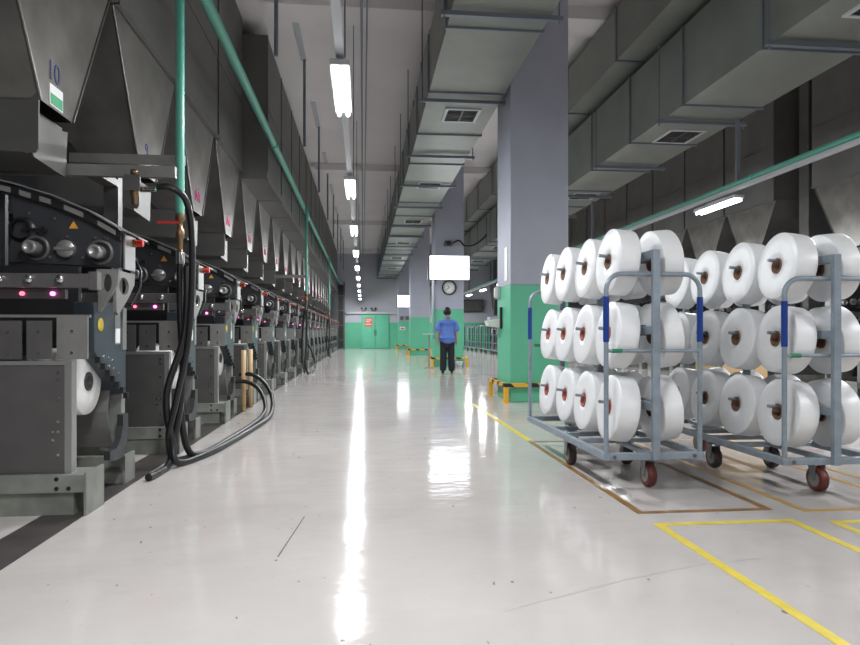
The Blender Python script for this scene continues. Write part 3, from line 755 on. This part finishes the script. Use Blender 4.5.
# ================================================================ REEL TROLLEYS
ROWS = [1.60, 1.085, 0.565]
COLS = [-.735, -.245, .245, .735]
TW, TL = .332, .975
PEGDZ = .034
def fillet_hoop(y):
    R = .11; zt = 1.50; pts = [(-TW, y, .29)]
    pts += [(-TW, y, zt-R)] + [(-TW+R-R*math.cos(PI/2*k/6), y, zt-R+R*math.sin(PI/2*k/6)) for k in range(1, 7)]
    pts += [(TW-R+R*math.sin(PI/2*k/6), y, zt-R+R*math.cos(PI/2*k/6)) for k in range(0, 7)] + [(TW, y, .29)]
    return pts
def trolley_proto():
    r = empty('reel_trolley')
    b = MB()
    for s in (-1, 1): b.box(s*TW-.022, s*TW+.022, -TL-.02, TL+.02, .245, .292)
    for y in (-TL, TL): b.box(-TW+.022, TW-.022, y-.022, y+.022, .245, .292)
    for y in (-.33, .33, 0): b.box(-TW+.022, TW-.022, y-.03, y+.03, .252, .285)
    b.box(-.022, .022, -TL+.022, -.36, .252, .285).box(-.022, .022, .36, TL-.022, .252, .285)
    bf = b.build('base_frame', M['trolley'], r, bevel=.004)
    bt = MB()
    for s in (-1, 1): bt.cyl((s*(TW-.05), -TL-.03, .268), (s*(TW-.05), -TL-.02, .268), .012, 8)
    bt.build('bolt', M['mdark'], bf)
    for y in (-TL, TL):
        h = MB().tube(fillet_hoop(y), .0165, 12).build('end_hoop', M['trolley'], r)
        MB().cyl((-TW, y, .98), (TW, y, .98), .013, 10).build('hoop_bar', M['trolley'], h)
        for s in (-1, 1): MB().cyl((s*TW, y, 1.04), (s*TW, y, 1.345), .0205, 14).build('blue_grip', M['bluetape'], h)
        MB().cyl((-TW+.04, y, .98), (-TW+.11, y, .98), .0155, 10).build('green_tape', M['greentape'], h)
    for y in (-TL+.0, 0, TL):
        yy = y + (-.035 if y < 0 else (.035 if y > 0 else 0))
        MB().box(-.025, .025, yy-.018, yy+.018, .285 if y == 0 else .245, 1.66).build('post', M['trolley'], r, bevel=.003)
    for z in ROWS:
        zz = z+PEGDZ
        MB().box(-.02, .02, -TL-.017, TL+.017, zz-.028, zz+.028).build('row_beam', M['trolley'], r, bevel=.003)
        for y in COLS:
            for s in (-1, 1):
                MB().tube([(s*.02, y, zz-.014), (s*.16, y, zz), (s*.292, y, zz+.016)], .012, 8).build('peg', M['peg'], r)
                if s == 1: MB().cyl((-.05, y, zz), (.05, y, zz), .04, 14).build('peg_hub', M['mdark'], r)
    cast = [(0.08, -TL+.25, 'wheelred'), (-.22, .10, 'wheeldark'), (.25, .06, 'wheeldark'), (0.02, TL-.2, 'wheelred')]
    for (x, y, wm) in cast:
        c_ = MB().box(x-.05, x+.05, y-.06, y+.06, .225, .246).cyl((x,y+.02,.20), (x,y+.02,.225), .03, 12)
        c_.prism([(y-.03,.205),(y+.05,.205),(y+.02,.085),(y-.02,.085)], 'x', x-.040, x-.034).prism([(y-.03,.205),(y+.05,.205),(y+.02,.085),(y-.02,.085)], 'x', x+.034, x+.040).box(x-.040, x+.040, y-.03, y+.05, .198, .206)
        cc = c_.build('caster', M['peg'], r)
        wh = MB().lathe([(x-.029,.0),(x-.029,.07),(x-.025,.086),(x-.014,.09),(x+.014,.09),(x+.025,.086),(x+.029,.07),(x+.029,0)], 'x', (0,y,.09), 30).build('wheel', M[wm], cc)
        MB().cyl((x-.042,y,.09), (x+.042,y,.09), .012, 10).cyl((x-.0305,y,.09), (x+.0305,y,.09), .055, 20).build('wheel_hub', M['wheelgrey'], wh)
    return r
def reel_proto(w=.145, R=.232):
    r = empty('yarn_reel')
    h = w/2
    prof = [(-h+.010,.053),(-h+.002,.058),(-h-.001,.10),(-h,.17),(-h+.001,R-.006),(-h+.005,R-.001),(-h+.012,R),(0,R+.001),(h-.012,R),(h-.005,R-.001),(h-.001,R-.006),(h,.17),(h+.001,.10),(h-.002,.058),(h-.010,.053),(-h+.010,.053)]
    MB().lathe(prof, 'x', (0,0,0), 64).build('yarn', M['yarn'], r)
    MB().lathe([(-h-.004,.0530),(-h-.004,.0465),(h+.004,.0465),(h+.004,.0530),(-h-.004,.0530)], 'x', (0,0,0), 40).build('core_tube', M['core'], r)
    return r
reel = reel_proto()
reel_red = None
tp = trolley_proto()
first = True
rn = ['top', 'middle', 'bottom']; cn = ['front', 'second from the front', 'third from the front', 'rearmost']
TRS = [(1.95, 5.20, math.radians(.4), 'nearer left'), (3.075, 4.95, math.radians(-.6), 'right')]
for ti, (tx, ty, rz, tn) in enumerate(TRS):
    t = tp if ti == 0 else dup(tp)
    zs = (1.0, .972)[ti]
    t.location = (tx, ty, 0); t.rotation_euler = (0,0,rz); t.scale = (1, 1, zs)
    tag(t, ['blue-grey wheeled reel trolley, the left one, beside the nearest column', 'blue-grey wheeled reel trolley, the right one, at the edge of the photo'][ti], 'trolley', 'reel trolleys')
    Mx = Matrix.Translation((tx, ty, 0)) @ Matrix.Rotation(rz, 4, 'Z')
    for ri, z in enumerate(ROWS):
        for ci, y in enumerate(COLS):
            for s in (-1, 1):
                o = reel if first else dup(reel); 
                jx = random.uniform(-.008, .008); jy = random.uniform(-.004, .004)
                p = Mx @ Vector((s*(.158+jx), y+jy, (z+PEGDZ)*zs-PEGDZ))
                o.location = p; o.rotation_euler = (random.uniform(0, 6.28), -s*math.radians(6.5+random.uniform(-1,1)), rz+random.uniform(-.03,.03))
                if first: first = False
                tag(o, 'white yarn reel, %s row, %s, %s side of the %s trolley' % (rn[ri], cn[ci], 'left' if s < 0 else 'right', ['left', 'right'][ti]), 'yarn reel', 'white yarn reels on the trolleys')
                if (ri, ti, s) in ((2, 0, -1), (1, 0, -1)) :
                    ct = [c for c in o.children if c.name.startswith('core')][0]
                    if ct.data.users > 1: ct.data = ct.data.copy()
                    ct.data.materials.clear(); ct.data.materials.append(M['corered'])
                    ct['label'] = 'reddish core tube'

e = empty('carton', (4.75, 8.0, 0), 'brown cardboard carton on the floor, glimpsed between the reels of the right trolley', 'box')
MB().box(-.35,.35,-.25,.25,0,.82).build('carton_body', M['tan'], e, bevel=.01)
MB().box(-.35,.35,-.03,.03,.82,.822).build('sealing_tape', M['cab'], e)
# ================================================================ EMPTY FRAMES far right between the columns
def rack_proto():
    r = empty('empty_trolley')
    b = MB()
    for s in (-.3, .3): b.box(s-.02, s+.02, -.8, .8, .2, .24)
    for y in (-.8, 0, .8): b.box(-.28, .28, y-.02, y+.02, .2, .24)
    b.build('base_frame', M['trolley'], r)
    for y in (-.8, .8):
        MB().tube([(-.3,y,.2),(-.3,y,1.4),(-.25,y,1.48),(.25,y,1.48),(.3,y,1.4),(.3,y,.2)], .02, 8).build('end_hoop', M['peg'], r)
    MB().box(-.02,.02,-.8,.8,1.5,1.54).box(-.02,.02,-.8,.8,1.0,1.04).box(-.02,.02,-.8,.8,.55,.59).box(-.02,.02,-.02,.02,.24,1.5).box(-.02,.02,-.82,-.78,.24,1.6).box(-.02,.02,.78,.82,.24,1.6).build('centre_frame', M['blackm'], r)
    pg = MB()
    for z in (1.52, 1.02, .57):
        for y in (-.6,-.2,.2,.6): pg.cyl((-.34,y,z), (.34,y,z), .015, 6)
    pg.build('peg_row', M['peg'], r)
    for (x, y) in ((-.28,-.6),(.28,-.6),(-.28,.6),(.28,.6)):
        MB().cyl((x-.02,y,.09), (x+.02,y,.09), .09, 16).box(x-.03,x-.022,y-.03,y+.03,.08,.2).box(x+.022,x+.03,y-.03,y+.03,.08,.2).build('wheel', M['wheeldark'], r)
    return r
rp = rack_proto(); n = 0
for k in range(9):
    t = rp if n == 0 else dup(rp)
    t.location = (6.85+.08*math.sin(k*2.1), 27.5+2.05*k, 0); t.rotation_euler = (0,0,random.uniform(-.05,.05))
    tag(t, 'empty grey reel trolley, %s of the line parked far right' % ORD[k], 'trolley', 'empty trolleys parked far right'); n += 1
e = empty('blue_cabinet', (6.0, 46.495, 0), 'blue-grey cabinet high on the far wall right of the second column', 'cabinet')
MB().box(0, 2.6, -.3, .0, 2.6, 3.5).build('body', M['bluegrey'], e); MB().box(.1, 2.5, -.32, -.3, 2.7, 3.4).build('door', M['mdark'], e)
e.location.z = 0

# ================================================================ PERSON
def skin_obj(name, verts, edges, radii, root, material, parent, sub=2):
    me = bpy.data.meshes.new(name); me.from_pydata([tuple(v) for v in verts], edges, []); me.update()
    o = bpy.data.objects.new(name, me); COL.objects.link(o); o.parent = parent
    s = o.modifiers.new('skin', 'SKIN'); s.use_smooth_shade = True; s.branch_smoothing = .3
    for i, rr in enumerate(radii):
        sv = me.skin_vertices[0].data[i]
        sv.radius = rr if isinstance(rr, tuple) else (rr, rr); sv.use_root = (i == root)
    ss = o.modifiers.new('sub', 'SUBSURF'); ss.levels = sub; ss.render_levels = sub
    me.materials.append(material)
    return o
P = empty('person', (2.27, 17.45, 0), 'person seen from behind in a blue short-sleeved shirt and black trousers', 'person', rz=-.05)
# body: facing +Y, x right
V = [(0,0,.95),(0,-.01,1.10),(0,0,1.28),(0,-.01,1.42),(0,0,1.50),(0,.015,1.58),(0,.02,1.67),(0,.02,1.74)]
E = [(0,1),(1,2),(2,3),(3,4),(4,5),(5,6),(6,7)]
Rr = [(.12,.085),(.12,.08),(.13,.08),(.10,.06),(.052,.052),(.06,.075),(.072,.09),(.05,.06)]
def limb(start, pts, rs):
    last = start
    for p, q in zip(pts, rs):
        V.append(p); Rr.append(q); E.append((last, len(V)-1)); last = len(V)-1
    return last
hands = []
for s in (-1, 1):
    limb(0, [(s*.09,0,.88),(s*.105,0,.50),(s*.115,-.015,.10),(s*.12,.10,.035)], [.09,.062,.042,.035])
    h_ = limb(3, [(s*.17,0,1.41),(s*.235,-.02,1.14),(s*.25,.03,.90),(s*.25,.04,.84)], [.055,.042,.03,.032])
    for f in range(4):
        yy = .01+.019*f; L_ = (.075,.085,.08,.062)[f]
        limb(h_, [(s*.252,yy,.80),(s*.25,yy+.006,.80-L_*.5),(s*.240,yy+.012,.80-L_)], [.010,.009,.008])
    limb(h_, [(s*.238,.075,.82),(s*.228,.085,.775)], [.011,.009])
body = skin_obj('body', V, E, Rr, 0, M['skin'], P)
# face parts
MB().lathe([(-.012,0),(-.008,.010),(0,.012),(.01,.008),(.014,0)], 'y', (0,.115,1.66), 12).build('nose', M['skin'], body)
for s in (-1, 1):
    MB().lathe([(-.008,0),(-.005,.008),(0,.010),(.006,.006),(.008,0)], 'y', (s*.03,.105,1.69), 10).build('eye', M['white'], body)
    MB().lathe([(-.012,0),(-.008,.02),(0,.028),(.008,.02),(.012,0)], 'x', (s*.080,.015,1.66), 14).build('ear', M['skin'], body)
MB().box(-.025,.025,.100,.108,1.612,1.62).build('mouth', M['sign'], body)
hb = MB(); 
for i in range(9):
    pass
pr = []
n1, n2 = 10, 20
vs = []; fs = []
for i in range(n1+1):
    a = i/n1*2.25
    for j in range(n2):
        b_ = 2*PI*j/n2
        rr = math.sin(a)
        front = math.sin(b_)
        aa = a if front < .2 else a*(1-.45*(front-.2)/.8)
        x, y, z = math.sin(aa)*math.cos(b_)*.092, math.sin(aa)*math.sin(b_)*.108, math.cos(aa)*.120
        vs.append((x, y+.012, z+1.675))
for i in range(n1):
    for j in range(n2): fs.append((i*n2+j, i*n2+(j+1) % n2, (i+1)*n2+(j+1) % n2, (i+1)*n2+j))
hb.add(vs, fs, True); ho = hb.build('hair', M['hair'], P)
sd = ho.modifiers.new('sol', 'SOLIDIFY'); sd.thickness = .012; sd.offset = 1
# shirt
Vs = [(0,0,.74),(0,0,.97),(0,-.005,1.14),(0,0,1.30),(0,-.005,1.43),(0,0,1.485)]
Es = [(0,1),(1,2),(2,3),(3,4),(4,5)]; Rs = [(.25,.17),(.225,.155),(.215,.15),(.235,.155),(.20,.13),(.10,.10)]
for s in (-1, 1):
    b0 = len(Vs); Vs += [(s*.19,-.002,1.37),(s*.245,-.012,1.25),(s*.262,-.015,1.13)]; Rs += [.10,.095,.10]
    Es += [(4,b0),(b0,b0+1),(b0+1,b0+2)]
sh = skin_obj('shirt', Vs, Es, Rs, 2, M['shirt'], P)
col_ = MB().lathe([(1.475,.075),(1.52,.064),(1.525,.068),(1.48,.082)], 'z', (0,0,0), 20).build('collar', M['shirt'], sh)
# trousers
Vt = [(0,0,.93)]; Et = []; Rt = [(.20,.14)]
for s in (-1, 1):
    b0 = len(Vt); Vt += [(s*.09,0,.82),(s*.105,0,.50),(s*.118,-.01,.045)]; Rt += [.125,.10,.098]
    Et += [(0,b0),(b0,b0+1),(b0+1,b0+2)]
skin_obj('trousers', Vt, Et, Rt, 0, M['trousers'], P)
for s in (-1, 1):
    skin_obj('shoe', [(s*.115,-.06,.045),(s*.12,.05,.045),(s*.13,.15,.035)], [(0,1),(1,2)], [(.042,.042),(.044,.042),(.038,.033)], 0, M['black'], P)
